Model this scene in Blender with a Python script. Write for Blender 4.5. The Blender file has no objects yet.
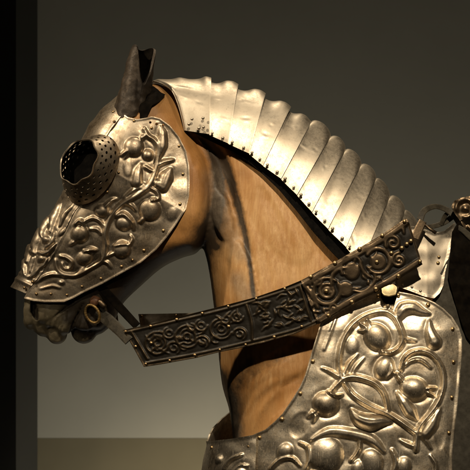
import bpy, math, random
import numpy as np
from mathutils import Vector, Matrix
from mathutils.geometry import delaunay_2d_cdt
random.seed(4); rng = np.random.default_rng(4)
S = 0.002; CAMD = 3.0; ZC = 1.75
C = bpy.context.scene.collection
scene = bpy.context.scene

# ------------------------------------------------------------ coordinates
# traced coordinates (u right, v down, d depth away), 1 unit = 2 mm at the horse's middle plane
def W(P):
    P = np.asarray(P, float).reshape(-1, 3)
    y = P[:, 2]*S
    f = (CAMD+y)/CAMD
    return np.stack([(P[:, 0]-235)*S*f, y, ZC+(235-P[:, 1])*S*f], 1)

# ------------------------------------------------------------ objects
def link_mesh(name, verts, faces, mat, parent=None, smooth=True, sharp=None, attrs=None):
    me = bpy.data.meshes.new(name)
    me.from_pydata([tuple(v) for v in verts], [], [tuple(f) for f in faces])
    me.update()
    if smooth: me.polygons.foreach_set('use_smooth', [True]*len(me.polygons))
    if sharp: me.set_sharp_from_angle(angle=math.radians(sharp))
    if attrs:
        for k, a in attrs.items():
            at = me.attributes.new(k, 'FLOAT', 'POINT'); at.data.foreach_set('value', np.asarray(a, np.float32))
    o = bpy.data.objects.new(name, me); C.objects.link(o)
    if mat: me.materials.append(mat)
    if parent:
        o.parent = parent; o.matrix_parent_inverse = parent_inv(parent)
    return o
def parent_inv(p):
    m = Matrix.Identity(4); q = p
    chain = []
    while q: chain.append(q); q = q.parent
    for q in reversed(chain):
        m = m @ q.matrix_parent_inverse @ Matrix.LocRotScale(q.location, q.rotation_euler, q.scale)
    return m.inverted()
def tag(o, label=None, cat=None, group=None, kind=None):
    if label: o['label'] = label
    if cat: o['category'] = cat
    if group: o['group'] = group
    if kind: o['kind'] = kind
    return o
def thing(name, uvd, label, cat, group=None):
    o = bpy.data.objects.new(name, None); C.objects.link(o)
    o.location = tuple(W([uvd])[0]); o.empty_display_size = .03
    return tag(o, label, cat, group)

# ------------------------------------------------------------ 2-D tools
def catmull(pts, n=6, closed=False):
    pts = [np.array(p, float) for p in pts]; out = []; N = len(pts)
    rg = range(N) if closed else range(N-1)
    for i in rg:
        if closed: p0, p1, p2, p3 = pts[i-1], pts[i], pts[(i+1) % N], pts[(i+2) % N]
        else: p0, p1, p2, p3 = pts[max(i-1, 0)], pts[i], pts[i+1], pts[min(i+2, N-1)]
        for k in range(n):
            t = k/n
            out.append(.5*((2*p1)+(-p0+p2)*t+(2*p0-5*p1+4*p2-p3)*t*t+(-p0+3*p1-3*p2+p3)*t**3))
    if not closed: out.append(pts[-1])
    return np.array(out)
def resample(P, h, closed=False):
    P = np.asarray(P, float)
    if closed: P = np.vstack([P, P[:1]])
    L = np.r_[0, np.cumsum(np.linalg.norm(np.diff(P, axis=0), axis=1))]
    n = max(3, int(round(L[-1]/h)))
    s = np.linspace(0, L[-1], n+1)
    Q = np.stack([np.interp(s, L, P[:, k]) for k in range(P.shape[1])], 1)
    return Q[:-1] if closed else Q
def inside(P, poly):
    x, y = P[:, 0], P[:, 1]; r = np.zeros(len(P), bool); n = len(poly); j = n-1
    for i in range(n):
        xi, yi = poly[i][:2]; xj, yj = poly[j][:2]
        c = ((yi > y) != (yj > y)) & (x < (xj-xi)*(y-yi)/((yj-yi) if yj != yi else 1e-9)+xi)
        r ^= c; j = i
    return r
def polydist(P, poly, closed=True, ws=None):
    """min distance to polyline; with ws returns the smallest d/w and that w"""
    poly = np.asarray(poly, float); n = len(poly)
    best = np.full(len(P), 1e9); bt = np.zeros(len(P))
    for i in range(n if closed else n-1):
        a, b = poly[i][:2], poly[(i+1) % n][:2]
        ab = b-a; L = max(ab@ab, 1e-9)
        t = np.clip(((P[:, :2]-a)@ab)/L, 0, 1)
        d = np.hypot(P[:, 0]-a[0]-t*ab[0], P[:, 1]-a[1]-t*ab[1])
        if ws is not None:
            d = d/np.maximum(ws[i]*(1-t)+ws[i+1]*t, .05)
        m = d < best; best[m] = d[m]; bt[m] = (i+t[m])/max(n-1, 1)
    return (best, bt) if ws is not None else best
def cdt(outline, h, holes=(), seed=1):
    """dense triangulation of an outline (already resampled) with holes"""
    O = np.asarray(outline, float)[:, :2]
    mn, mx = O.min(0), O.max(0)
    gx = np.arange(mn[0], mx[0], h); gy = np.arange(mn[1], mx[1], h*.866)
    G = np.array([(x+(h/2 if j % 2 else 0), y) for j, y in enumerate(gy) for x in gx])
    G = G+np.random.default_rng(seed).uniform(-.08*h, .08*h, G.shape)
    G = G[inside(G, O)]
    G = G[polydist(G, O) > h*.55]
    for H in holes:
        G = G[~inside(G, H)]; G = G[polydist(G, H) > h*.45]
    V = [tuple(p) for p in O]; E = []; n = len(O)
    E += [(i, (i+1) % n) for i in range(n)]
    for H in holes:
        b = len(V); V += [tuple(p[:2]) for p in H]; m = len(H)
        E += [(b+i, b+(i+1) % m) for i in range(m)]
    V += [tuple(p) for p in G]
    v, e, f, *_ = delaunay_2d_cdt([Vector(p) for p in V], E, [], 1, 1e-5)
    v = np.array([(p.x, p.y) for p in v]); f = np.array([t for t in f if len(t) == 3])
    for H in holes:
        c = v[f].mean(1); f = f[~inside(c, H)]
    # orientation: make all counter-clockwise in (u, -v)
    a, b, c = v[f[:, 0]], v[f[:, 1]], v[f[:, 2]]
    cr = (b[:, 0]-a[:, 0])*(c[:, 1]-a[:, 1])-(b[:, 1]-a[:, 1])*(c[:, 0]-a[:, 0])
    f[cr > 0] = f[cr > 0][:, ::-1]
    return v, f

# ------------------------------------------------------------ relief
def ST(pts, w, h, groove=.35, n=5):
    k = .86 if h > 2.4 else 1
    return ('s', catmull(pts, n), [x*k for x in w] if hasattr(w, '__len__') else w*k, h, groove)
def BL(x, y, rx, ry, h, rot=0, groove=.3, p=2.0): return ('b', x, y, rx*(.92 if h > 3 else 1), ry*(.92 if h > 3 else 1), h*(.72 if h > 3 else 1), math.radians(rot), groove, p)
def relief(P, items):
    P = np.asarray(P, float); H = np.zeros(len(P)); Gv = np.zeros(len(P))
    for it in items:
        if it[0] == 's':
            _, pl, w, h, g = it
            ws = np.interp(np.linspace(0, 1, len(pl)), np.linspace(0, 1, len(w)), w) if hasattr(w, '__len__') else np.full(len(pl), w)
            m = (P[:, 0] > pl[:, 0].min()-25) & (P[:, 0] < pl[:, 0].max()+25) & (P[:, 1] > pl[:, 1].min()-25) & (P[:, 1] < pl[:, 1].max()+25)
            if not m.any(): continue
            q, t = polydist(P[m], pl, False, ws)
            wl = np.interp(t, np.linspace(0, 1, len(ws)), ws)
            hh = abs(h)*np.minimum(1, wl/ws.max()+.15)
            vein = (.17*abs(h)*np.exp(-(q*wl/.55)**2)*(wl > 2.2)) if (h > 0 and ws.max() > 4.4) else 0
        else:
            _, x, y, rx, ry, h, a, g, pw = it
            dx, dy = P[:, 0]-x, P[:, 1]-y
            X = dx*math.cos(a)+dy*math.sin(a); Y = -dx*math.sin(a)+dy*math.cos(a)
            m = (abs(X) < rx*2.2) & (abs(Y) < ry*2.2)
            if not m.any(): continue
            q = np.hypot(X[m]/rx, Y[m]/ry); hh = abs(h)
            wl = np.full(len(q), min(rx, ry)); vein = 0
        up = np.maximum(np.where(q < 1, (1-np.clip(q, 0, 1)**2)**.62, 0)*hh-vein, 0)
        gr = -.55*g*np.minimum(hh, 3)*np.exp(-((q-1.0)*wl/3.2)**2)*(q >= 1)
        sub = H[m]
        if h > 0: H[m] = np.where(up > 0, np.maximum(sub, up), sub)
        else: H[m] = sub-up
        if g: Gv[m] = np.minimum(Gv[m], np.where(q >= 1, gr, 0))
    return H+np.where(H > .3, 0, Gv)
def smooth_h(H, F, it):
    for _ in range(it):
        s = H.copy(); c = np.ones(len(H))
        for a, b in ((0, 1), (1, 2), (2, 0)):
            np.add.at(s, F[:, a], H[F[:, b]]); np.add.at(c, F[:, a], 1); np.add.at(s, F[:, b], H[F[:, a]]); np.add.at(c, F[:, b], 1)
        H = s/c
    return H
def wob(P, amp, scale, seed=0):
    """cheap smooth hammered unevenness"""
    r = np.random.default_rng(seed); out = np.zeros(len(P))
    for k in range(9):
        a = r.uniform(0, 6.28); f = r.uniform(.6, 1.7)/scale
        out += np.sin((P[:, 0]*math.cos(a)+P[:, 1]*math.sin(a))*f*6.28+r.uniform(0, 6.28))
    return out*amp/3

def normals_of(P3, F):
    n = np.zeros_like(P3); a, b, c = P3[F[:, 0]], P3[F[:, 1]], P3[F[:, 2]]
    fn = np.cross(b-a, c-a)
    for k in range(3): np.add.at(n, F[:, k], fn)
    return n/np.maximum(np.linalg.norm(n, axis=1, keepdims=True), 1e-9)
def thicken(P3, F, H, th):
    """front surface lifted by H along its normal, back surface th behind, rim closed. Coordinates u,v,d"""
    N = normals_of(P3, F)
    front = P3+N*H[:, None]; back = front-N*th
    n = len(P3)
    from collections import Counter
    ed = {}
    for t in F:
        for a, b in ((t[0], t[1]), (t[1], t[2]), (t[2], t[0])): ed[(int(a), int(b))] = ed.get((int(a), int(b)), 0)+1
    faces = [tuple(int(x) for x in t) for t in F]+[tuple(int(x)+n for x in t[::-1]) for t in F]
    for (a, b) in ed:
        if (b, a) not in ed: faces.append((b, a, a+n, b+n))
    return np.vstack([front, back]), faces
def flip_ok(V, F):   # faces given facing the camera (-d) in u,v,d ; world flips v only -> keep
    return F
def mirror(V, F):
    V = V.copy(); V[:, 2] *= -1
    return V, [tuple(f[::-1]) for f in F]
def plate(name, outline, depth, items, th, mat, parent, h=1.0, lip=0, lipw=2.2, holes=(), wobble=(0, 20), far=False, extra=None, step=None, hs=1.0, cap=None, open_=None):
    O = resample(outline, step or h, True)
    v, f = cdt(O, h, holes)
    P3 = np.column_stack([v, depth(v[:, 0], v[:, 1])])
    H = smooth_h(relief(v, items)*hs, f, 2)
    if cap: H = cap*np.tanh(H/cap*1.6)
    R_ = np.clip((H-open_[0])/open_[1], 0, 1) if open_ else None
    if wobble[0]: H = H+wob(v, wobble[0], wobble[1], len(name))
    if lip: 
        e = polydist(v, O)
        if open_: R_ = np.maximum(R_, np.clip(2.2-e/1.2, 0, 1))
        H = H+lip*np.exp(-(np.maximum(e-lipw*.45, 0)/(lipw*.5))**2)
    if extra: H = H+extra(v)
    V, F = thicken(P3, f, H, th)
    if far: V, F = mirror(V, F)
    return link_mesh(name, W(V), F, mat, parent, sharp=50, attrs=dict(raised=np.r_[R_, R_]) if open_ else None)
def grid(name, fn, nu, nv, th, mat, parent, H=None, far=False, closed=False, sharp=50):
    """fn(a,b)->(u,v,d) arrays on a parametric grid; a,b in 0..1"""
    A, B = np.meshgrid(np.linspace(0, 1, nu), np.linspace(0, 1, nv), indexing='ij')
    P = np.stack(fn(A.ravel(), B.ravel()), 1)
    F = []
    for i in range(nu-1):
        for j in range(nv-1):
            q = i*nv+j; F += [(q, q+1, q+nv+1), (q, q+nv+1, q+nv)]
    F = np.array(F); N = normals_of(P, F)
    if H is None: Hh = np.zeros(len(P))
    else: Hh = smooth_h(H(A.ravel(), B.ravel(), P), F, 1)
    V, FF = thicken(P, F, Hh, th)
    if far: V, FF = mirror(V, FF)
    return link_mesh(name, W(V), FF, mat, parent, sharp=sharp)

# ------------------------------------------------------------ materials
def M(name, **k):
    m = bpy.data.materials.new(name); m.use_nodes = True
    return m, m.node_tree, m.node_tree.nodes['Principled BSDF']
def nd(t, typ, **k):
    n = t.nodes.new(typ)
    for a, b in k.items():
        if hasattr(n, a): setattr(n, a, b)
        else: n.inputs[a].default_value = b
    return n
def noise(t, scale, detail=6, rough=.6, dist=0, vec=None):
    n = nd(t, 'ShaderNodeTexNoise'); n.inputs['Scale'].default_value = scale; n.inputs['Detail'].default_value = detail
    n.inputs['Roughness'].default_value = rough; n.inputs['Distortion'].default_value = dist
    if vec is None:
        tc = nd(t, 'ShaderNodeTexCoord'); vec = tc.outputs['Object']
    t.links.new(vec, n.inputs['Vector']); return n.outputs['Fac']
def ramp(t, fac, stops):
    r = nd(t, 'ShaderNodeValToRGB'); e = r.color_ramp.elements
    while len(e) < len(stops): e.new(.5)
    for i, (p, c) in enumerate(stops):
        e[i].position = p; e[i].color = (c[0], c[1], c[2], 1) if hasattr(c, '__len__') else (c, c, c, 1)
    t.links.new(fac, r.inputs['Fac']); return r.outputs['Color']
def mix(t, fac, a, b, mode='MIX'):
    m = nd(t, 'ShaderNodeMix', data_type='RGBA', blend_type=mode)
    for s, x in (('Factor', fac), ('A', a), ('B', b)):
        i = [q for q in m.inputs if q.name == s and (q.type == 'RGBA' or s == 'Factor')][0]
        if hasattr(x, 'links'): t.links.new(x, i)
        elif s == 'Factor': i.default_value = x
        else: i.default_value = (*x, 1)
    return [o for o in m.outputs if o.type == 'RGBA'][0]
def bump(t, bs, h, strength, dist, prev=None):
    b = nd(t, 'ShaderNodeBump'); b.inputs['Strength'].default_value = strength; b.inputs['Distance'].default_value = dist
    t.links.new(h, b.inputs['Height'])
    if prev: t.links.new(prev, b.inputs['Normal'])
    t.links.new(b.outputs['Normal'], bs.inputs['Normal']); return b.outputs['Normal']
def metal(name, bright, mid, dark, r0, r1, dirt=.5, bscale=1.0, metallic=1.0, spots=True):
    m, t, bs = M(name)
    n1 = noise(t, 16, 9, .7, .5); n2 = noise(t, 130, 8, .75, .3); n3 = noise(t, 700, 4, .8)
    base = ramp(t, n1, [(.34, dark), (.5, mid), (.66, bright)])
    sp = ramp(t, n2, [(.36+.08*dirt, 0.0), (.50+.08*dirt, 1.0)])
    base = mix(t, sp, mix(t, .6, base, dark), base)
    if spots:
        s3 = ramp(t, noise(t, 330, 5, .8), [(.30, 1.0), (.36, 0.0)])
        base = mix(t, s3, base, tuple(x*.3 for x in dark))
    t.links.new(base, bs.inputs['Base Color'])
    bs.inputs['Metallic'].default_value = metallic
    rr = ramp(t, n2, [(.3, r1), (.65, r0)])
    # fine scratches in two directions
    tc = nd(t, 'ShaderNodeTexCoord'); sc = None
    for k, (rot, q) in enumerate((((.3, .5, .2), .02), ((1.2, -.7, .4), .025))):
        mp = nd(t, 'ShaderNodeMapping'); mp.inputs['Rotation'].default_value = rot; mp.inputs['Scale'].default_value = (1, 1, q)
        t.links.new(tc.outputs['Object'], mp.inputs['Vector'])
        x = ramp(t, noise(t, 900, 2, .5, 0, mp.outputs['Vector']), [(.66, 0.0), (.72, 1.0)])
        sc = x if sc is None else mix(t, 1.0, sc, x, 'ADD')
    rr = mix(t, sc, rr, (r1+.15,)*3)
    t.links.new(rr, bs.inputs['Roughness'])
    b = bump(t, bs, noise(t, 60, 5, .6), .28*bscale, .0014)
    b = bump(t, bs, n2, .26*bscale, .0009, b)
    b = bump(t, bs, sc, .10*bscale, .0003, b)
    bump(t, bs, n3, .22*bscale, .0004, b)
    return m
STEEL = metal('aged_silvery_steel', (.62, .54, .43), (.49, .415, .315), (.28, .22, .15), .36, .56)
STEEL_B = metal('bright_steel', (.50, .45, .365), (.45, .40, .32), (.40, .35, .275), .43, .58, -.1, .16)
STEEL_P = metal('embossed_steel', (.80, .73, .60), (.66, .585, .46), (.35, .285, .20), .35, .55, .45, 1.1)
BLACKENED = metal('blackened_iron', (.16, .115, .07), (.10, .072, .045), (.04, .03, .02), .34, .6, .6, 1.0)
IRON_B = metal('brown_iron', (.27, .20, .13), (.19, .14, .09), (.08, .06, .04), .34, .58, .6, 1.0)
GUARD = metal('dark_ear_steel', (.095, .070, .045), (.055, .040, .026), (.022, .016, .011), .45, .7, .5, 1.8, .3)
BRASS = metal('brass_rivet', (.62, .46, .25), (.50, .36, .19), (.30, .20, .10), .30, .5, .2, .3, spots=False)
def leather(name, a, b, rough=.55):
    m, t, bs = M(name); n = noise(t, 90, 7, .65)
    t.links.new(ramp(t, n, [(.35, a), (.68, b)]), bs.inputs['Base Color']); bs.inputs['Roughness'].default_value = rough; bs.inputs['Specular IOR Level'].default_value = .18
    bump(t, bs, noise(t, 500, 5, .7), .4, .0008); return m
LEATHER = leather('black_leather', (.003, .0025, .002), (.008, .006, .004), .7)
LEATHER_G = leather('worn_grey_leather', (.022, .019, .013), (.055, .048, .034), .5)
CLOTH = leather('grey_saddle_cloth', (.035, .032, .025), (.065, .06, .048), .9)
MATTE_BLACK = leather('matte_black', (.003, .003, .003), (.008, .007, .006), .95)
GOLDCORD = leather('gold_cord', (.10, .06, .022), (.34, .23, .09), .5); GOLDCORD.node_tree.nodes['Principled BSDF'].inputs['Metallic'].default_value = .7
CREAM = leather('cream_brass', (.62, .50, .27), (.80, .68, .40), .35); CREAM.node_tree.nodes['Principled BSDF'].inputs['Metallic'].default_value = .35

INNER = leather('shaded_inside', (.006, .005, .004), (.014, .011, .008), .8)  # near-black that puts the unlit shade inside the guards into colour
def openwork(name, bright, dark, ground):
    m, t, bs = M(name); n1 = noise(t, 60, 7, .65, .4); n3 = noise(t, 420, 4, .7)
    met = ramp(t, n1, [(.35, dark), (.65, bright)])
    a = nd(t, 'ShaderNodeAttribute'); a.attribute_name = 'raised'
    t.links.new(mix(t, a.outputs['Fac'], ground, met), bs.inputs['Base Color'])
    mr = nd(t, 'ShaderNodeMapRange'); t.links.new(a.outputs['Fac'], mr.inputs['Value']); mr.inputs['To Min'].default_value = .3; mr.inputs['To Max'].default_value = 1
    t.links.new(mr.outputs[0], bs.inputs['Metallic'])
    t.links.new(ramp(t, n1, [(.3, .58), (.7, .36)]), bs.inputs['Roughness'])
    b = bump(t, bs, n1, .3, .0012); bump(t, bs, n3, .3, .0005, b); return m
OPEN_A = openwork('blackened_scrollwork', (.085, .064, .04), (.035, .027, .018), (.010, .008, .005))
OPEN_B = openwork('brown_scrollwork', (.17, .125, .08), (.075, .056, .036), (.010, .008, .005))
for m_ in (MATTE_BLACK, INNER, LEATHER): m_.node_tree.nodes['Principled BSDF'].inputs['Specular IOR Level'].default_value = .02
# horse coat: painted model; masks 'dark' 'light' 'muzzle' are airbrushed markings; 'dark' also holds painted shade
def coat():
    m, t, bs = M('painted_coat')
    tc = nd(t, 'ShaderNodeTexCoord'); mp = nd(t, 'ShaderNodeMapping'); t.links.new(tc.outputs['Object'], mp.inputs['Vector'])
    mp.inputs['Rotation'].default_value = (0, math.radians(22), 0); mp.inputs['Scale'].default_value = (1, 1, .10)
    wn = nd(t, 'ShaderNodeTexNoise'); wn.inputs['Scale'].default_value = 6; wn.inputs['Detail'].default_value = 1; t.links.new(tc.outputs['Object'], wn.inputs['Vector'])
    wa = nd(t, 'ShaderNodeVectorMath', operation='MULTIPLY_ADD'); t.links.new(wn.outputs['Color'], wa.inputs[0]); wa.inputs[1].default_value = (.035, .035, .035); t.links.new(tc.outputs['Object'], wa.inputs[2])
    t.links.new(wa.outputs[0], mp.inputs['Vector'])
    def attr(n):
        a = nd(t, 'ShaderNodeAttribute'); a.attribute_name = n; return a.outputs['Fac']
    s1 = noise(t, 150, 5, .5, .2, mp.outputs['Vector']); s2 = noise(t, 420, 5, .7, .3, mp.outputs['Vector']); big = noise(t, 9, 4, .5, .6)
    base = ramp(t, big, [(.3, (.24, .105, .026)), (.5, (.32, .15, .042)), (.7, (.40, .21, .07))])
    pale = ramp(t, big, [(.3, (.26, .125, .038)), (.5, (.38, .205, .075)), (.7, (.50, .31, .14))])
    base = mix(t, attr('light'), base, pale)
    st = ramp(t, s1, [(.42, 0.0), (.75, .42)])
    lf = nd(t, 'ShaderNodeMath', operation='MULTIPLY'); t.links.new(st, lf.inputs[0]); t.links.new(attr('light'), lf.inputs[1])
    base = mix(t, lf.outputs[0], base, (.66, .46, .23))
    st2 = ramp(t, s2, [(.40, 1.0), (.55, 0.0)])
    f2 = nd(t, 'ShaderNodeMath', operation='MULTIPLY'); t.links.new(st2, f2.inputs[0]); f2.inputs[1].default_value = .22
    base = mix(t, f2.outputs[0], base, (.20, .09, .03))
    mz = ramp(t, noise(t, 30, 8, .7), [(.3, (.13, .11, .065)), (.5, (.19, .16, .10)), (.72, (.26, .22, .145))])
    base = mix(t, attr('muzzle'), base, mz)
    # dark airbrush and painted shade, with a broken edge
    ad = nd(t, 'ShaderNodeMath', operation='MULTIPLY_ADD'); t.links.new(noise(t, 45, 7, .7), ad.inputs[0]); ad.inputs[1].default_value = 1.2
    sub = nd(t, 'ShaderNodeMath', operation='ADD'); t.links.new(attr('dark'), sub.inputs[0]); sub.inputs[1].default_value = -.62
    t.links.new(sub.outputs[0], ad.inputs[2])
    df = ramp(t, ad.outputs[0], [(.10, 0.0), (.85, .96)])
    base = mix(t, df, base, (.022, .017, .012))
    grey = ramp(t, noise(t, 60, 6, .7), [(.4, (.12, .10, .075)), (.65, (.30, .25, .19))])
    base = mix(t, attr('grey'), base, grey)
    t.links.new(base, bs.inputs['Base Color']); bs.inputs['Roughness'].default_value = .5
    bs.inputs['Specular IOR Level'].default_value = .3
    b = bump(t, bs, s1, .3, .0016); b = bump(t, bs, s2, .35, .0008, b); bump(t, bs, noise(t, 260, 6, .7), .3, .0009, b)
    return m
COAT = coat()

# ------------------------------------------------------------ shape fields
NECK = [(150,84),(178,90),(215,96),(255,110),(292,133),(330,166),(362,202),(395,243),(430,285),(470,320),(520,350),(520,520),(240,520),(236,470),(233,440),(229,410),(222,385),(218,350),(214,310),(209,272),(203,248),(190,215),(172,180),(150,140),(138,105)]
HEAD = [(152,84),(128,100),(104,128),(84,165),(68,200),(52,236),(37,270),(28,288),(24,302),(25,315),(30,327),(38,334),(47,337),(60,330),(78,330),(95,331),(112,325),(123,304),(140,287),(162,268),(182,258),(198,252),(208,232),(213,207),(214,183),(209,160),(198,140),(187,120),(176,102),(165,88)]
NECKs = resample(catmull(NECK, 8, True), 2, True); HEADs = resample(catmull(HEAD, 6, True), 2, True)
def neckT(u, v): return np.interp(v, [80, 130, 200, 300, 380, 440, 520], [26, 31, 36, 52, 62, 67, 69])
def infl(e, R): return np.sqrt(np.clip(1-(1-np.clip(e, 0, R)/R)**2, 0, 1))
def neck_depth(u, v):
    P = np.column_stack([np.ravel(u), np.ravel(v)]); e = np.where(inside(P, NECKs), polydist(P, NECKs), 0)
    R = np.interp(P[:, 1], [80, 200, 400], [34, 48, 75])
    return -(neckT(P[:, 0], P[:, 1])*infl(e, R)).reshape(np.shape(u))
def headT(u, v):
    t = ((u-165)*(-130)+(v-95)*230)/(130**2+230**2)   # 0 poll .. 1 muzzle
    return np.interp(t, [-.1, .1, .35, .6, .8, 1.0], [36, 46, 53, 44, 31, 25])
def head_depth(u, v):
    P = np.column_stack([np.ravel(u), np.ravel(v)]); e = np.where(inside(P, HEADs), polydist(P, HEADs), 0)
    R = np.interp(P[:, 0], [60, 160, 200], [32, 24, 16])
    return -(headT(P[:, 0], P[:, 1])*infl(e, R)).reshape(np.shape(u))

# ============================================================ THE HORSE
horse = thing('horse', (320, 480, 0), 'painted model horse, tan coat with dark throat, wearing steel armour, head turned left', 'horse')
def inflated(poly, dfn, h, rel=None):
    O = resample(poly, h*.7, True)
    v, f = cdt(O, h)
    e = polydist(v, O)
    # pull a dense row near the edge for a rounded border
    d = dfn(v[:, 0], v[:, 1]); d[:len(O)] = 0
    H = relief(v, rel) if rel else np.zeros(len(v))
    d = np.where(e > 1, d-H*np.clip((np.abs(d)-4)/16, 0, 1), d)
    n = len(v); m = {}
    P = np.column_stack([v, d]); Q = np.column_stack([v, -d])
    b = len(O); idx = np.arange(n)+n; idx[:b] = np.arange(b)
    F = [tuple(int(x) for x in t) for t in f]+[tuple(int(idx[x]) for x in t[::-1]) for t in f]
    return np.vstack([P, Q]), F
def tube(pts, rad, n=14, cap=True, flat=1.0):
    """round tapering tube through u,v,d points; returns verts, faces"""
    pts = np.array(pts, float); rad = np.array(rad, float)
    V = []; F = []; m = len(pts)
    up = np.array([0, 0, 1.0])
    if m > 2 and abs((pts[-1]-pts[0])[2]) > .9*np.linalg.norm(pts[-1]-pts[0]): up = np.array([0, 1.0, 0])
    for i in range(m):
        tdir = pts[min(i+1, m-1)]-pts[max(i-1, 0)]; tdir = tdir/np.linalg.norm(tdir)
        s = np.cross(tdir, up); s /= max(np.linalg.norm(s), 1e-6); w = np.cross(s, tdir)
        for k in range(n):
            a = 6.28318*k/n; V.append(pts[i]+rad[i]*(s*math.cos(a)+w*math.sin(a)*flat))
    for i in range(m-1):
        for k in range(n):
            a, b = i*n+k, i*n+(k+1) % n; F.append((a, b, b+n, a+n))
    if cap: F += [tuple(range(n))[::-1], tuple(range((m-1)*n, m*n))]
    return np.array(V), F
def tapered(a, b, r0, r1, n=9, mid=1.0):
    t = np.linspace(0, 1, n); P = np.outer(1-t, a)+np.outer(t, b)
    ext = np.sqrt(np.clip(1-(2*t-1)**4, 0.02, 1))
    return tube(P, (r0*(1-t)+r1*t)*ext*(1+(mid-1)*np.sin(t*3.14)), 16)
neck_rel = [ST([(206,140),(220,158),(226,185),(224,212),(217,238),(206,258)], [5,8,10,10,9,7], -6, 0),ST([(196,140),(214,160),(228,190),(238,222),(246,255),(256,300)], [7,9,9,8,6], -4.5, 0),
            BL(222,215,11,30,3.5,-14,0), BL(280,215,26,55,3,-28,0), BL(245,300,14,60,3,-8,0), ST([(262,190),(285,235),(296,280),(300,330)], [4,6,7,5], -1.8, 0), ST([(236,150),(262,172),(296,222),(325,262)], [3,5,5,3], -1.5, 0), ST([(262,250),(272,290),(274,330)], [3,5,3], -1.3, 0), ST([(228,262),(234,300),(236,345)], [3,4,3], -1.6, 0), ST([(300,345),(270,362),(244,385),(236,420)], [5,7,6,4], -2.6, 0), ST([(296,378),(270,392),(252,412),(244,436)], [4,5,4], -1.8, 0),
            ST([(250,470),(262,430),(285,395),(318,370)], [6,9,8], -3, 0), BL(285,430,18,30,5,40,0)]
head_rel = [BL(190,190,16,42,3,8,0), ST([(176,110),(190,140),(196,165)], [3,3], -1.2, 0)]
parts = [inflated(NECKs, neck_depth, 2.4, neck_rel), inflated(HEADs, head_depth, 2.0, head_rel)]
for s in (-1, 1):
    parts += [tapered((82,299,s*21),(59,334,s*16), 6.5, 10.5), tapered((86,306,s*21),(83,331,s*16), 6, 12.5),
              tapered((27,303,s*11),(31,327,s*9), 5, 6.5), tapered((42,303,s*20),(47,322,s*17), 10, 11), tapered((60,300,s*20),(46,327,s*15), 9, 11), tapered((98,306,s*18),(92,329,s*15), 8, 11.5),
              tapered((92,312,s*17),(100,326,s*12), 10, 10)]
parts += [tapered((57,334,-17),(57,334,17), 10.5, 10.5), tapered((45,325,-17),(45,325,17), 11.5, 11.5), tapered((84,331,-17),(84,331,17), 13, 13), tapered((96,322,-16),(96,322,16), 13, 13), tapered((100,320,-15),(100,320,15), 12, 12), tapered((34,320,-11),(34,320,11), 11, 11), tapered((44,327,-13),(44,327,13), 10, 10)]
V = []; F = []
for v, f in parts:
    b = sum(len(x) for x in V); V.append(v); F += [tuple(i+b for i in q) for q in f]
V = np.vstack(V)
me = bpy.data.meshes.new('tmp'); me.from_pydata([tuple(p*S) for p in V], [], F); me.update()
tmp = bpy.data.objects.new('tmp', me); C.objects.link(tmp)
md = tmp.modifiers.new('r', 'REMESH'); md.mode = 'VOXEL'; md.voxel_size = 1.5*S; md.use_smooth_shade = True
md = tmp.modifiers.new('s', 'SMOOTH'); md.factor = .5; md.iterations = 9
dg = bpy.context.evaluated_depsgraph_get(); ev = tmp.evaluated_get(dg); em = ev.to_mesh()
n = len(em.vertices); co = np.empty(n*3); em.vertices.foreach_get('co', co); co = co.reshape(-1, 3)/S
HF = [tuple(p.vertices) for p in em.polygons]; ev.to_mesh_clear(); bpy.data.objects.remove(tmp)
# nostril slit and mouth wrinkles carved, near and far side alike
P2 = co[:, :2]; near = np.abs(co[:, 2]) > 4
carve = relief(P2, [ST([(33,303),(34,311),(37,319)], [3,4,1.8], 9, 0), ST([(69.5,342),(71,330),(77,316),(83,304)], [2.4,1.8,1.5,1], 5, 0),
                    ST([(49,330),(54,318),(68,306),(78,296)], [1,1.8,1.8,1], 2.6, 0), ST([(58,340),(61,330),(66,320)], [.8,1,.6], .9, 0), ST([(64,342),(66,333),(70,324)], [.8,1,.6], .9, 0),
                    ST([(76,338),(80,322)], [.8,1], .8, 0), ST([(84,341),(85,324)], [.8,1], .8, 0), ST([(91,338),(88,326)], [.8,1], .8, 0), ST([(44,302),(46,314),(44,326)], [.8,1.4,.8], .8, 0), ST([(52,312),(58,322),(56,334)], [.8,1.2,.6], .9, 0), ST([(38,326),(48,322),(54,314)], [.8,1.2,.6], .9, 0), ST([(60,304),(66,312),(64,322)], [.6,1,.6], .7, 0), ST([(72,338),(76,328),(82,314)], [.7,1,.7], .9, 0), ST([(88,336),(90,326),(86,314)], [.7,1,.7], .9, 0), ST([(94,334),(96,322)], [.6,1], .8, 0)])
carve += np.where(P2[:, 0] < 100, np.where(P2[:, 1] > 300, wob(co[:, [0, 1]], .16, 5, 3), 0), 0)
co[:, 2] -= np.sign(co[:, 2])*carve*near*-1*-1
def band(pl, w): 
    q, _ = polydist(P2, catmull(pl, 4), False, np.interp(np.linspace(0, 1, len(catmull(pl, 4))), np.linspace(0, 1, len(w)), w))
    return np.clip(1.3-q*.72, 0, 1)**1.7
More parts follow.
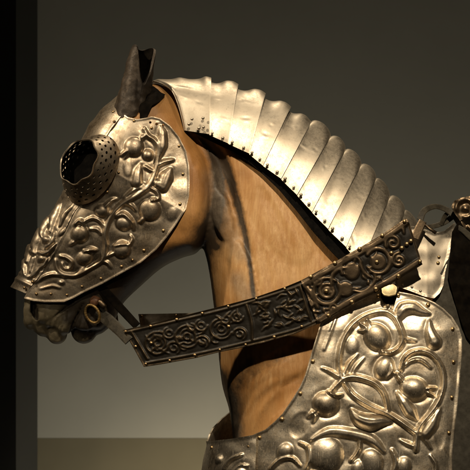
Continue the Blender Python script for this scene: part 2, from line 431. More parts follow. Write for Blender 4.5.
dark = np.maximum.reduce([band([(196,128),(212,150),(219,180),(216,212),(206,238),(198,256)], [8,8,8,10,17,17]),
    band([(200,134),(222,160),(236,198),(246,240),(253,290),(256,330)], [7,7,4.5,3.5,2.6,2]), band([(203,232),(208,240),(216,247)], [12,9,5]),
    2.2*band([(212,258),(190,262),(165,272),(140,288),(110,306),(90,312)], [20,17,17,20,22,24])*np.clip((co[:, 1]-238)/8, 0, 1)*np.clip((213-co[:, 0])/9, 0, 1),  # black paint together with painted shade under the jaw
    band([(219,374),(226,392),(231,415),(234,470)], [8,12,12,10]), .6*band([(250,362),(236,384),(226,402)], [6,9,8]), .45*band([(300,345),(262,366),(236,390)], [8,8,5]),  # dark neck front, then painted shade below the rein
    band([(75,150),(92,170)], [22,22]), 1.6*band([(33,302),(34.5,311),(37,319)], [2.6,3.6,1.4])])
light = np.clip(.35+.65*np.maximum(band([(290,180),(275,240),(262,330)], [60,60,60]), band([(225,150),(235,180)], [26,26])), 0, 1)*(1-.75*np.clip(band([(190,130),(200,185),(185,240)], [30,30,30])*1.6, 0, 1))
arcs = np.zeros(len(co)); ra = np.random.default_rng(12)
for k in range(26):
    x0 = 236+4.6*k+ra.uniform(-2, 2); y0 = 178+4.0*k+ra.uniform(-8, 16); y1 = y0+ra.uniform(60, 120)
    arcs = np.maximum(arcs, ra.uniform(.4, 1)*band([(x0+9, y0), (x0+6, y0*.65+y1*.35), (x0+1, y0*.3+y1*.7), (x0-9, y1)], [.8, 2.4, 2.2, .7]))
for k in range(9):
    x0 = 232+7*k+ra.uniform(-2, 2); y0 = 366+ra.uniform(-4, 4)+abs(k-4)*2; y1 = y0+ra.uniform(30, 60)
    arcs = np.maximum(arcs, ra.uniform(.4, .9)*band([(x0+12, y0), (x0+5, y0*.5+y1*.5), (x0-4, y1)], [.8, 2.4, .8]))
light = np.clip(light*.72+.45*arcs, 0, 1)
grey = .42*np.maximum(band([(214,180),(222,215),(240,255)], [12,13,8]), .6*band([(230,400),(235,440)], [12,12]))
grey = np.maximum(grey, .5*band([(238,280),(248,300)], [9,8]))
muz = np.clip((P2[:, 1]-286)/9, 0, 1)*np.clip((116-P2[:, 0])/14, 0, 1)
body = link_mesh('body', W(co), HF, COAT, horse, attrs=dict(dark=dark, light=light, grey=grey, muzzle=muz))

# ============================================================ rivets
def rivet_mesh(r, hgt, mat, name='rivet'):
    V = [(0, 0, hgt)]; F = []; n = 12
    rings = [(.45, .88), (.8, .58), (1.0, .18), (1.04, -.25)]
    for (a, b) in rings:
        for k in range(n): V.append((r*a*math.cos(6.283*k/n), r*a*math.sin(6.283*k/n), hgt*b))
    for k in range(n): F.append((0, 1+k, 1+(k+1) % n))
    for i in range(len(rings)-1):
        for k in range(n):
            a, b = 1+i*n+k, 1+i*n+(k+1) % n; F.append((a, a+n, b+n, b))
    me = bpy.data.meshes.new(name); me.from_pydata(V, [], F); me.update(); me.materials.append(mat)
    me.polygons.foreach_set('use_smooth', [True]*len(me.polygons)); return me
RB = rivet_mesh(2.0*S, 1.2*S, BRASS); RS = rivet_mesh(1.5*S, 1.1*S, STEEL_B); RSm = rivet_mesh(1.5*S, .95*S, BRASS)
def rivets(pts, depth, parent, me, lift=0, far=False, name='rivet'):
    for (u, v) in pts:
        d = float(depth(np.array([u]), np.array([v]))[0]); e = 1.0
        du = float(depth(np.array([u+e]), np.array([v]))[0])-float(depth(np.array([u-e]), np.array([v]))[0])
        dv = float(depth(np.array([u]), np.array([v+e]))[0])-float(depth(np.array([u]), np.array([v-e]))[0])
        nrm = Vector((du/2, -1, -dv/2)).normalized()
        p = np.array([u, v, d])+lift*np.array([nrm.x, -nrm.z, nrm.y])
        if far: p[2] *= -1; nrm.y *= -1
        o = bpy.data.objects.new(name, me); C.objects.link(o)
        o.location = tuple(W([p])[0]); o.rotation_euler = nrm.to_track_quat('Z', 'Y').to_euler()
        s = random.uniform(.85, 1.12); o.scale = (s, s, s)
        o.parent = parent; o.matrix_parent_inverse = parent_inv(parent)

# ============================================================ CHANFRON (head armour)
chan = thing('head_armour', (110, 200, 0), 'embossed steel face armour with pierced eye guard on the horse head', 'head armour')
FRONT = [(122,92),(106,105),(94,118),(85,132),(77,150),(70,170),(63,190),(55,205),(46,218),(39,228),(32,241),(26.5,256),(20,271),(10.5,287)]
SEAM = [(131,106),(120,118),(108,134),(100,150),(93,175),(84,198),(74,213),(67,227),(60,242),(53,255),(45,268),(36,281),(26,293.5)]
CH_OUT = FRONT+[(24,303),(60,320),(110,300),(170,262),(205,225),(214,180),(205,130),(175,95),(150,82)]
CHs = resample(catmull(CH_OUT, 4, True), 3, True)
FRs = resample(catmull(FRONT, 6), 3)
def chT(u, v):
    t = ((u-165)*(-130)+(v-95)*230)/(130**2+230**2)
    return np.interp(t, [-.1, .1, .35, .6, .8, 1.0, 1.2], [42, 52, 59, 51, 38, 31, 28])
def ch_depth(u, v):
    u = np.asarray(u, float); v = np.asarray(v, float)
    P = np.column_stack([u, v]); e = np.where(inside(P, CHs), polydist(P, FRs, False), 0)
    back = np.clip((u-150)/60, 0, 1)*4
    t = ((u-165)*(-130)+(v-95)*230)/(130**2+230**2); R = np.interp(t, [0, .35, .8, 1], [50, 50, 36, 30])
    return -(chT(u, v)*infl(e, R))+back
side_out = [(120,111),(128,117.5),(137,119.5),(146,118),(152,116.5),(160,118.5),(170,126),(179,137),(186,151),(189,165),(189.5,180),(189,196),(186,209),(177,223),(167,237),(156,250),(141,262.5),(122,273),(102,284),(84,292.5),(74,298),(64,302),(45,302.3),(33,301),(24,298.5),(28,291),(38,277),(47,263),(55,251),(62,238),(69,225),(76,211),(86,196),(93,174),(98,150),(104,132),(112,119)]
side_rel = [
 ST([(144,129),(148,136),(154,140),(158,147),(158,157),(156,168),(152,180),(147,188)], [2.2,3,3,3.2], 3.6),
 ST([(147,188),(140,193),(130,199),(122,204),(114,212),(108,222),(105,233),(106,246),(102,260),(90,268),(77,275),(66,274.5),(58,270),(55.5,260)], [3.4,3.6,3.2,3,2.6,2.4,1.8], 3.6),
 ST([(124,198),(134,190),(144,187)], [1.2,2.4,2], 2.8), ST([(136,186),(142,184),(148,187)], [1,2], 2),
 ST([(157,166),(164,162),(173,160)], [2.4,3,1.8], 3.2), ST([(145.5,167),(150,170),(155,172)], [2.2,1.6], 2.6),
 ST([(150,188),(157,192),(159,199)], [2,2,1.4], 2.8), ST([(124,203),(131,205),(136,211)], [2,2.4,.8], 2.6),
 ST([(104,258),(109,255),(114,253)], [1.8,1.6], 2.4), ST([(103,261),(108,263),(111,268)], [1.8,1.8,.8], 2.4),
 ST([(84,222),(92,218),(99,220),(104,226)], [1.2,2.2,2.2,1.5], 3), ST([(90,229),(97,229),(101,234)], [1.2,2,1], 2.4),
 ST([(60,256),(66,257),(72,262),(70,268),(64,268),(62,263)], [1.4,1.8,1.8,1.6,1.2], 2.8), ST([(76,275),(82,270),(86,265)], [1.8,1], 2.2),
 ST([(36,283),(44,277),(54,274),(66,276)], [.8,2,2.4,2], 2.6), ST([(40,289),(52,286),(60,288)], [.8,1.6,.8], 1.4),
 BL(134,147,10.5,10.5,6.5,0,.5), ST([(127,151),(122,155)], [3,2], 4), ST([(128,154),(125,158)], [2,1.2], 2.5), ST([(142,138),(147,134)], [3,2], 3.5),
 ST([(160,155),(162,145),(162,133),(160,126)], [2.5,6,5,.8], 5, .5), BL(148,155,6,6,5,0,.5),
 ST([(137,182),(138,172),(141,163)], [6.5,5,.8], 5.2, .5), ST([(163,187),(166,178),(171,168)], [6,8,.8], 5.2, .5), ST([(158,184),(163,187)], [6,6], 4.6, .3),
 BL(150,210,11.5,11.5,7,0,.5), ST([(143,218),(139,222)], [2.6,1.4], 3), ST([(144,219),(141,223)], [1.4,1], 3), ST([(152,200),(157,199)], [2.5,1.6], 5),
 BL(124,223,9,8,6,20,.5), ST([(116,216),(124,214),(132,222),(134,230)], [1.5,3,2.4,1], 5.5, .3),
 BL(122,249,9.5,9.5,6,0,.5), ST([(128,246),(132,240),(130,235)], [2.5,2,1], 3.6), ST([(114,246),(121,244),(128,244)], [1,2,1], 6.6, 0),
 BL(102,211,8,7,5.4,-20,.5), ST([(106,206),(112,200),(117,199)], [3,2,.8], 4),
 BL(80,234,9.5,9.5,7,0,.5), ST([(74,242),(70,245)], [2.6,1.2], 3), ST([(76,225),(81,221),(84,226)], [2.5,2.5,1.2], 5.5),
 BL(85,258,8.5,7.5,5.5,-10,.5), ST([(84,251),(91,249),(97,250)], [1.5,2.4,1], 6),
 BL(61.5,282.5,3,2.2,2,0,.3), BL(172,214,5,7,1.2,20,0), BL(128,168,5,9,1.0,0,0)]
holes = []
def circ(x, y, r, n=10): return np.array([(x+r*math.cos(6.283*k/n), y+r*math.sin(6.283*k/n)) for k in range(n)])
holes = [circ(150.3, 122.4, 1.3), circ(156.6, 124, 1.5), circ(163.2, 125, 1.3), resample(catmull([(84,186),(80,172),(82,158),(89,150),(98,156),(100,170),(95,184),(89,190)], 4, True), 1.5, True)]
side_riv = [(112,147),(118.6,172.5),(134,119.5+1.5),(151.6,128),(179,146),(183,174),(180,204),(163.4,230.6),(144,250.4),(132.4,260),(121.6,266.5),(101,278.5),(82,286.5),(67,295),(51,294),(36.5,294),(107,192)]
for far in (False, True):
    sp = plate('cheek_plate', side_out, ch_depth, side_rel, 1.3, STEEL, chan, h=.8 if not far else 1.6, lip=.8, lipw=1.8, holes=holes, wobble=(.28, 26), far=far)
    rivets(side_riv, ch_depth, sp, RSm, .5, far)
# front plate: wraps from near seam over the nose to the far seam
Fr = catmull(FRONT, 8); Se = resample(catmull(SEAM, 8), 1)
FrR = resample(Fr, (np.linalg.norm(np.diff(Fr, axis=0), axis=1).sum())/150.0001)
def front_fn(a, b):
    """a along face (0 top..1 nose), b from near seam (0) over ridge (.5) to far seam (1)"""
    n = len(FrR)-1
    fu = np.interp(a*n, np.arange(n+1), FrR[:, 0]); fv = np.interp(a*n, np.arange(n+1), FrR[:, 1])
    m = len(Se)-1
    su = np.interp(a*m, np.arange(m+1), Se[:, 0]); sv = np.interp(a*m, np.arange(m+1), Se[:, 1])
    side = np.where(b < .5, -1, 1); s = np.abs(2*b-1)           # 0 ridge .. 1 seam
    dS = ch_depth(su, sv)-.7
    phi = s*math.radians(72); e = (1-np.cos(phi))/(1-math.cos(math.radians(72))); dd = np.sin(phi)/math.sin(math.radians(72))
    return fu+(su-fu)*e, fv+(sv-fv)*e, side*-1*dd*dS*-1*-1 if False else side*(-dS)*dd
nose_rel = [ST([(60,204),(56,212),(52,222),(50,232)], [1.5,3.2,3,1.2], 3), ST([(70,208),(64,216),(60,226)], [1.2,2.6,1.2], 2.6), ST([(49,218),(45,225),(42,233),(44,240)], [2,3,2.6,1.4], 3.2), BL(50,226,3,3.6,3.4),
 ST([(40,230),(37,238),(34,247),(35,254)], [2.4,3.4,2.8,1.2], 3.4), BL(46,240,4,3.4,3,-40), ST([(55,233),(52,242),(46,248)], [1.2,2.8,1.6], 2.8), ST([(56,244),(50,251),(44,254),(38,252)], [1,2.4,2.2,1.2], 2.8),
 BL(33,252,3.6,3,3,20), ST([(30,246),(28,254),(27,262)], [2.4,3,1.6], 3), BL(41,259,4.5,3.6,3.2,-50), ST([(48,258),(44,265),(38,270)], [1,2.4,1.2], 2.6), ST([(34,258),(31,265),(30,272)], [1.6,2.6,1], 2.8), ST([(25,260),(24,268),(25,275)], [1.8,2.4,1], 2.6), ST([(40,268),(34,275),(29,278)], [1.2,2.2,1], 2.4), BL(62,232,2.4,5,2,35), BL(66,190,3,9,1.6,25), ST([(78,196),(72,206),(66,214)], [1,1.6,1], 1.2)]
def front_H(a, b, P):
    q = P[:, :2]; s = np.abs(2*b-1)
    low = np.clip((a-.5)/.08, 0, 1)*np.clip((.965-a)/.05, 0, 1)
    H = low*(relief(q, nose_rel)+.5*wob(q, .6, 11, 8))
    H += (1-low)*wob(q, .25, 22, 9)
    H += 1.3*np.exp(-((a-.955)/.008)**2) + .9*np.exp(-((a-.925)/.006)**2)
    H += .8*np.exp(-((1-s)/.06)**2)
    return H
def front_fn2(a, b):
    u, v, d = front_fn(a, b); return u, v, d
fp = grid('nose_plate', front_fn2, 300, 230, 1.4, STEEL, chan, H=front_H)
def seamd(u, v): return ch_depth(u, v)-2.6
rivets([(113.5,112),(114,121.5)], seamd, fp, RSm, .6); rivets([(33,282),(25,288)], seamd, fp, RSm, 1.2)
# eye guards: pierced domed cups
AX = np.array([-.56, -.32, -.76]); AX /= np.linalg.norm(AX)
E1 = np.cross(AX, [0, 0, 1.0]); E1 /= np.linalg.norm(E1); E2 = np.cross(AX, E1)
def cup(far):
    Lc = 25.0; base = np.array([78.5, 161.5, -62.0])-Lc*AX; Rm = 30.0; wid = 2*math.pi*Rm; hh = 40.0
    def mp(x, y):
        ph = x/Rm; s = y/hh
        r = 21.8+0*s; k = 1-s**1.35
        ax = Lc*(s**1.0)
        lob = np.where(s > .8, (s-.8)/.2, 0)*.9*np.cos(ph*7)
        r = r-lob
        return base+np.outer((r*1.06+15.5*k)*np.cos(ph), E1)+np.outer((r*.96+8.5*k)*np.sin(ph), E2)+np.outer(ax+lob*.8, AX)
    O = []
    for k in range(150): O.append((wid*k/150, 0))
    for k in range(28): O.append((wid, hh*k/28))
    for k in range(150): O.append((wid-wid*k/150, hh))
    for k in range(28): O.append((0, hh-hh*k/28))
    hs = []; n = 22
    for i, y in enumerate((9, 16.5, 24, 31)):
        for k in range(n):
            x = wid*(k+.5*(i % 2)+.25)/n
            if x > wid-3 or x < 3: continue
            hs.append(circ(x, y, 1.9 if i < 3 else 1.7, 10)*np.array([1, 1]))
    v, f = cdt(np.array(O), 1.5, hs)
    P3 = mp(v[:, 0], v[:, 1])
    a, b, c = P3[f[:, 0]], P3[f[:, 1]], P3[f[:, 2]]
    nn = np.cross(b-a, c-a).sum(0)
    cc = np.cross(b-a, c-a); cen = (a+b+c)/3-base; cen -= np.outer(cen@AX, AX)
    if (cc*cen).sum() < 0: f = f[:, ::-1]
    H = .9*np.exp(-((v[:, 1]-hh)/1.1)**2)
    V, F = thicken(P3, f, H, 1.3)
    if far: V, F = mirror(V, F)
    o = link_mesh('eye_guard', W(V), F, STEEL, chan, sharp=50)
    o.data.materials.append(INNER)                # unlit shade painted on the inner faces
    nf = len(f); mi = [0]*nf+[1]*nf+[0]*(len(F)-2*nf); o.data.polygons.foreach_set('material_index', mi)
    def bowl(a, b):
        r = 24.0*b; ph = a*2*math.pi; q = base+np.outer(1.28*r*np.cos(ph), E1)+np.outer(r*np.sin(ph), E2)+np.outer(9+2*b**3, AX)
        return q[:, 0], q[:, 1], q[:, 2]
    grid('shade_bowl', bowl, 40, 14, 1.5, MATTE_BLACK, o, far=far)  # added black bowl, stands for the unlit depth of the opening
    return o
cup(False); cup(True)
# ear guards: rolled conical steel sheaths, notched towards the back
def ear(far):
    def fn(a, b):   # a around, b up
        ph = -math.pi*.36+a*2*math.pi*.999        # starts at the notch
        cu = 131+(143-131)*b**1.15; ru = 16*(1-b)+9.8*b
        cv = 114; rd = 17*(1-b)+9*b
        dphi = np.abs((ph+1.0+math.pi) % (2*math.pi)-math.pi)
        top = 47.5+38*np.exp(-(dphi/.66)**2)-3*np.exp(-(np.abs((ph+2.4+math.pi) % (2*math.pi)-math.pi)/.4)**2)
        top = top+2.5*np.sin(ph*3+1)*np.exp(-(dphi/1.6)**2)+3*np.exp(-(np.abs(ph-1.6)/.7)**2)
        base = 117-3*np.cos(ph)
        v = base+(top-base)*b
        tt = (117-v)/70
        cu = 130.5+(143.5-130.5)*np.clip(tt, 0, 1)**1.1; ru = 16.5*(1-tt)+9.6*tt; rd = 17*(1-tt)+9*tt
        fold = 1.1*np.sin(ph*3+tt*4)*np.sin(tt*3.1)+.5*np.sin(ph*8+tt*9)*(1-tt)+2.2*np.clip(tt-.75, 0, 1)*4*np.cos(ph)*(np.cos(ph) > 0)
        return cu+(ru+fold)*np.cos(ph), v, -26+(rd+fold)*np.sin(ph)
    def Hh(a, b, P): return wob(P[:, [0, 1]], .3, 15, 5)+wob(P[:, [0, 1]], .14, 6, 6)+.6*np.exp(-((b-.985)/.015)**2)
    o = grid('ear_guard', fn, 130, 70, 2.4, GUARD, chan, H=Hh, far=far)
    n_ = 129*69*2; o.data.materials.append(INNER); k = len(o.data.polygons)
    o.data.polygons.foreach_set('material_index', [1]*n_+[0]*(k-n_))  # inner faces get the painted-shade black
    return o
ear(False); ear(True)
# dark leather flap between ear guard and the neck armour
def flap_d(u, v): return np.minimum(neck_depth(u, v), head_depth(u, v))-3
flp = plate('leather_flap', [(146,84),(154,86),(159,91),(165,95),(160,101),(152,106),(147,117),(140,119),(138,100)], flap_d, [], 1.5, LEATHER, chan, h=1.5, wobble=(.8, 12))

# ============================================================ CRINET (neck armour)
crin = thing('neck_armour', (280, 150, 0), 'bright steel crest armour of overlapping ribbed plates along the horse neck', 'neck armour')
seams = [((153,78),(183,130)),((208,80),(208,134)),((236,87),(227,143)),((263,96),(248,153)),((288,109),(262,165)),((309,123),(280,178)),((327,139),(296,194)),((342,152),(311,211)),((358,167),(327,228)),((373,181),(345,246)),((387,199),(360,264)),((402,213),(376,282)),((416,232),(394,298))]
def crT(v): return np.interp(v, [80, 130, 200, 260, 320], [37, 44, 54, 66, 74])
def lame(i):
    (l0, l1), (r0, r1) = seams[i], seams[i+1]
    l0, l1, r0, r1 = map(lambda p: np.array(p, float), (l0, l1, r0, r1))
    pk = .72 if i in (1, 2, 3) else (.62 if i == 4 else .5)
    def fn(a, b):
        s = np.abs(2*b-1); side = np.where(b < .5, -1, 1)
        phi = s*math.radians(88); h = (1-np.cos(phi)); h = h/h.max() if False else h/(1-math.cos(math.radians(88)))
        dd = np.sin(phi)**.92
        aa = a*1.06-.0       # right edge runs a little under the next plate
        if i == 0:
            col = catmull([(153,78),(163,80.5),(171,88),(177,102),(181,117),(183.5,130)], 6)
            tt = np.linspace(0, 1, len(col)); Lu = np.interp(h, tt, col[:, 0]); Lv = np.interp(h, tt, col[:, 1])
            T0 = (r0[0]*aa+Lu*(1-aa)); 
            u = Lu*(1-aa)+(r0[0]*(1-h)+r1[0]*h)*aa; v = Lv*(1-aa)+(r0[1]*(1-h)+r1[1]*h)*aa
        else:
            u = (l0[0]*(1-h)+l1[0]*h)*(1-aa)+(r0[0]*(1-h)+r1[0]*h)*aa
            v = (l0[1]*(1-h)+l1[1]*h)*(1-aa)+(r0[1]*(1-h)+r1[1]*h)*aa
        # bottom corner of each plate rounded
        # flute bulge along the crest
        ax = (l0+r0-l1-r1); ax = ax/np.linalg.norm(ax)
        x = np.clip(a, 0, 1)
        if i == 0: prof = .25+.75*np.exp(-((x-.47)/.12)**2)+.75*np.exp(-((x-.92)/.08)**2)
        elif i < 5: prof = np.exp(-(np.abs(x-pk)/.30)**2.6)*1.0+.1*x
        else: prof = np.clip(1-((x-.5)/.52)**2, 0, 1)**.5
        amp = 3.0 if i == 0 else (4.8 if i < 5 else 11.0)
        k = np.exp(-(s/.27)**2)*prof*amp
        u = u+ax[0]*k; v = v+ax[1]*k
        d = side*(crT(v)-(8 if i == 0 else 0)*(1-a)*.5)*dd
        return u, v, d
    def Hh(a, b, P):
        s = np.abs(2*b-1)
        Hv = (1.0 if i < 5 else 1.5)*np.sin(np.clip(a, 0, 1)*math.pi)**.8*(1-.45*s)+2.4*(1-a)     # each plate lies over the one behind it
        Hv = Hv+wob(np.column_stack([a*26+i*31, b*110]), .13, 24, i)
        rr_ = np.random.default_rng(50+i)
        for _ in range(rr_.integers(1, 4)):
            ca, cs, sg = rr_.uniform(.2, .8), rr_.uniform(.35, .9), rr_.choice([-1, 1]); tl = rr_.uniform(-.3, .3); wd = rr_.uniform(.06, .2)
            q = (s-cs-tl*(a-ca)*.2)/.016
            Hv += rr_.uniform(.15, .5)*sg*(np.exp(-q**2)-.7*np.exp(-(q-1.6)**2))*np.exp(-((a-ca)/wd)**2)
        if i == 0: Hv += 2.2*np.exp(-(a/.05)**2)
        return Hv
    o = grid('crest_plate', fn, 40 if i else 60, 170, 1.1, STEEL_B, crin, H=Hh)
    def dfn(u, v): return -(crT(v))-1.9
    if i == 0: pts = [(189,124),(199,128),(203.5,127)]+[(192,119),(203,118)]
    else:
        rowL = l1+(l0-l1)*.055; rowR = r1+(r0-r1)*.055; pts = [tuple(rowL+(rowR-rowL)*.22), tuple(rowL+(rowR-rowL)*.76)]
    rivets(pts, lambda u, v: dfn(u, v), o, RS, .2)
    rivets(pts, lambda u, v: dfn(u, v), o, RS, .2, far=True)
for i in range(len(seams)-1): lame(i)
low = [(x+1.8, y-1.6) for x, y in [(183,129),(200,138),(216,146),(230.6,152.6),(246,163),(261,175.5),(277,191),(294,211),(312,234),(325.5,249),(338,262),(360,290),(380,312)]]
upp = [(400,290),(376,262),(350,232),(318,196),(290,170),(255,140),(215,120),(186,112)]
def band_d(u, v):
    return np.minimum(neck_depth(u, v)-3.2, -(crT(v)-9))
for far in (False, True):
    plate('felt_lining', low+upp, band_d, [], 2.0, MATTE_BLACK, crin, h=3, far=far)  # plain black band between crest plates and neck

# last neck plate (flared base)
def base_d(u, v): return -(73+.16*(v-260))+np.clip(u-427, 0, 40)*.13-np.clip(238-v, 0, 30)*.3*np.clip((u-436)/12, 0, 1)
bp_out = [(400,232),(412,226),(424,229),(434,233),(444,231),(455,222.5),(453,240),(449,256),(445,273),(443.5,285),(440,293),(434,298.5),(424,296.5),(410,291),(396,286),(392,270),(396,250)]
basep = tag(plate('flared_plate', bp_out, base_d, [], 1.4, STEEL_B, crin, h=1.3, lip=.9, lipw=1.8, wobble=(.3, 24)), 'smooth flared steel plate at the shoulder end of the neck armour')
rivets([(439,257),(438,263)], base_d, basep, RSm, .6); rivets([(403,284),(420.4,291),(412,287)], base_d, basep, RS, .5)

# ============================================================ PEYTRAL (chest armour)
pey = thing('chest_armour', (340, 400, 0), 'embossed steel chest armour with raised pomegranates and leafy stems, lower right', 'chest armour')
def pey_d(u, v):
    u = np.asarray(u, float); v = np.asarray(v, float)
    T = np.interp(v, [285, 330, 400, 470], [75, 86, 94, 98]); x0 = np.interp(v, [380, 440, 470], [214, 206, 200])
    d = -T*infl(np.maximum(u-x0, 0), 120)
    d = d+np.clip(u-425, 0, 60)**1.5*.035
    return d
pey_out = [(321,322),(335,312),(352,303),(372,292),(384,289),(398,291.5),(412,294.5),(424,298),(434,302.5),(443,308.5),(452,317),(459,328),(462,338),(461.5,356),(460,376),(457.5,404),(454,434),(452,456),(452,482),(251,482),(252,456),(253.5,444),(253,435),(266,429.5),(275,421.5),(283,413.5),(293,398.5),(300,387),(305,376),(311,355)]
pey_rel = [
 ST([(342,379),(339,366),(340,352),(344,338),(354,324),(368,315),(384,312),(394,317),(400,327),(403,338),(399,348),(390,353),(382,352)], [2.6,3,3,3,3,2.6,2.4], 4.2),
 ST([(402,338),(409,340),(416,341)], [2.6,2,1], 3), BL(377,337,13.5,16,9,-38,.6), ST([(367,329),(361,324)], [3,1.4], 5), ST([(367,331),(359,331)], [3,1.2], 4.5), ST([(370,327),(367,320)], [2.6,1.2], 4.5),
 ST([(322,368),(331,372),(342,379)], [1,2.4,2.6], 3.6), ST([(343,378),(349,364),(358,354)], [2,3,.8], 3), ST([(352,375),(357,366),(364,358)], [1,1.8,.8], 2),
 ST([(330,393),(340,382),(350,377),(364,379),(377,385),(385,396),(388,412)], [2.4,3,3.4,3.2,2.8,2], 4.4),
 ST([(345,384),(354,396),(370,406),(392,416),(416,433)], [2.6,3,3,3,3], 4.4),
 BL(326,404,14.5,13.5,9,0,.6), ST([(313,413),(308,417)], [3.5,1.6], 4), ST([(316,416),(313,422)], [2.6,1.2], 4), ST([(328,392),(334,396),(342,395)], [1.8,2.4,1], 8, .2),
 ST([(351,409),(358,418),(370,422),(382,421),(391,422)], [1,7,9,6,1.5], 8, .6),
 BL(384,368,10,13,7,25,.6), ST([(387,378),(392,372),(392,362)], [1.5,2.5,1], 5.5, .2),
 BL(414,389,15.5,13,9.5,18,.6), ST([(428,389),(436,388)], [3,1.4], 5), ST([(428,393),(434,396)], [2.4,1.2], 4.5), ST([(401,380),(397,374)], [3.5,2], 5),
 ST([(401,370),(404,360),(411,353),(422,351),(433,356),(441,368),(443,384),(439,399),(432,411),(421,425),(417,435),(416,450)], [2,2.8,3,2.8,2.8,3,3,2.6], 4.6),
 ST([(405,366),(411,361),(421,360),(431,368)], [1,1.6,1.6,1], 2.4),
 ST([(397,392),(404,402),(410,411),(417,420)], [1,6,7,1], 5.5, .5), ST([(425,434),(432,424),(440,408)], [6,7,1], 5.5, .5),
 ST([(420,436),(426,441),(431,449)], [1.5,2,1], 3), ST([(400,440),(408,444),(415,447)], [1,3,2], 3),
 ST([(399,316),(404,309),(413,308),(422,312),(430,314)], [5,8,7,4,.8], 6, .5), ST([(429,320),(430,332),(434,342)], [1,5.5,8.5], 6, .5),
 ST([(384,306),(388,303),(391,307),(388,310)], [1.2,1.6,1.2], 2.4),
 ST([(336,318),(330,334),(324,350)], [1,1.5,1], 1.2),
 BL(326,455,19,20,8,12,.3), BL(316,478,9,10,5), ST([(300,443),(308,448),(309,462),(303,474)], [1.5,2.4,2.4,1.5], 3.6), ST([(360,437),(359,450),(351,461)], [1.4,2.4,2], 3.8),
 ST([(312,440),(330,432),(352,434),(372,440),(384,452)], [2,6,6,6,2], 4, .2), BL(372,462,12,14,5,-20), BL(358,468,7,9,4), BL(285,452,8,10,3.5,30), ST([(270,470),(280,460),(292,458),(300,466)], [1.5,2.6,2.4,1.4], 3.4),
 ST([(392,450),(396,462),(392,476)], [2,3,2], 3), BL(404,466,7,9,3), ST([(430,455),(436,466),(434,478)], [1,2,1], 2),
 BL(300,425,10,14,-1.5,30,0), BL(440,430,6,20,-1.2,0,0), BL(352,345,7,9,1.5,0,0)]
pey_riv = [(300.5,393.5),(282,419.3),(259.5,437.7),(313,361.5),(378.4,296.3),(428,305),(452.6,329),(453.6,362),(452,397.5),(449,433)]
for far in (False, True):
    pp = plate('shoulder_plate', pey_out, pey_d, pey_rel if not far else pey_rel[:24], 1.6, STEEL_P, pey, h=.85 if not far else 2.2, lip=1.0, lipw=2.2, wobble=(.4, 34), far=far, hs=1.15)
    rivets(pey_riv, pey_d, pp, RB, .7, far)
# centre breast plate: wraps the chest
def breast(a, b):   # a top->down, b near->far
    s = np.abs(2*b-1); side = np.where(b < .5, -1, 1)
    u1 = np.interp(a, [0, .25, 1], [256, 256, 254]); vt = 434.5+5.8*np.sin(np.clip(1-s, 0, 1)*math.pi*.55)
    uu = 207+(256-207)*(1-np.cos(s*math.pi/2*.92))/(1-math.cos(math.pi/2*.92))
    vt = np.where(b < .5, 434.5+7*(1-s**2.4), np.interp(uu, [207, 209, 212, 220, 230, 256], [441.5, 434, 428, 419, 411, 396])); v = vt+a*(500-vt)
    x0 = np.interp(v, [380, 440, 470, 500], [212, 207.5, 201, 196])
    phi = s*1.0; u = x0+(u1-x0)*(1-np.cos(phi*math.pi/2*.92))/(1-math.cos(math.pi/2*.92))
    dm = -(pey_d(u1, v))+2.2
    return u, v, side*dm*np.sin(phi*math.pi/2*.92)/math.sin(math.pi/2*.92)
def breast_H(a, b, P):
    q = np.column_stack([P[:, 0], P[:, 1]]); nearm = b < .5
    H = relief(q, [ST([(224,470),(230,460),(242,455)], [1.5,2.2,1.4], 3), BL(219,459,3.5,4.5,2.5,0), ST([(232,474),(240,466),(248,466)], [2,2.5,1], 3), BL(240,472,5,5,3)])*1.0
    return H+1.2*np.exp(-(a/.03)**2)+.3*np.sin(P[:, 1]*.3+b*30)
br = grid('breast_plate', breast, 70, 220, 1.5, STEEL_P, pey, H=breast_H)
def br_d(u, v): return pey_d(u, v)-3.2
rivets([(247.5,438.5),(248.5,446.5),(247.5,461),(226.5,445.2),(211.5,447.5),(232,465)], br_d, br, RB, .2)
# brass buckle tongue on the top edge with its leather tab
def bt_d(u, v): return pey_d(u, v)-15
plate('leather_tab', [(381,284),(396,284),(397,296),(394,304),(386,304),(381,297)], lambda u, v: pey_d(u, v)-2.5, [], 2, LEATHER, pey, h=1.2)
nut = plate('brass_buckle', [(381.5,287),(385.5,284.4),(390,283),(394,284.6),(397,287.2),(396.4,292),(395.5,294.3),(389,296),(384,295),(382,293)], bt_d, [BL(389,289.5,9,8,1.6,0,0)], 4.5, CREAM, pey, h=.9)
rivets([(398.2,295.2)], pey_d, nut, RB, .8)

# ============================================================ REINS
def rein_d(u, v): return np.interp(u, [100, 124, 200, 260, 320, 420, 470], [-30, -40, -60, -74, -86, -90, -90])
def ring(cx, cy, rx, ry, w, h, a0=0, a1=360, rot=0):
    n = max(6, int(abs(a1-a0)/30)); p = []
    for k in range(n+1):
        t = math.radians(a0+(a1-a0)*k/n); x, y = rx*math.cos(t), ry*math.sin(t); r = math.radians(rot)
        p.append((cx+x*math.cos(r)-y*math.sin(r), cy+x*math.sin(r)+y*math.cos(r)))
    return ST(p, [w, w*1.2, w*.7], h, .25, 3)
def spiral(cx, cy, r, w, h, a0, turns=1.4, sgn=1):
    p = []
    for k in range(15):
        t = k/14; a = math.radians(a0)+sgn*t*turns*6.283; q = r*(1-.8*t); p.append((cx+q*math.cos(a), cy+q*math.sin(a)))
    return ST(p, [w, w, w*.8], h, .25, 2)
rein = thing('armoured_rein', (270, 310, -74), 'near dark riveted iron rein with pierced scrollwork, slanting from mouth across neck to shoulder', 'rein')
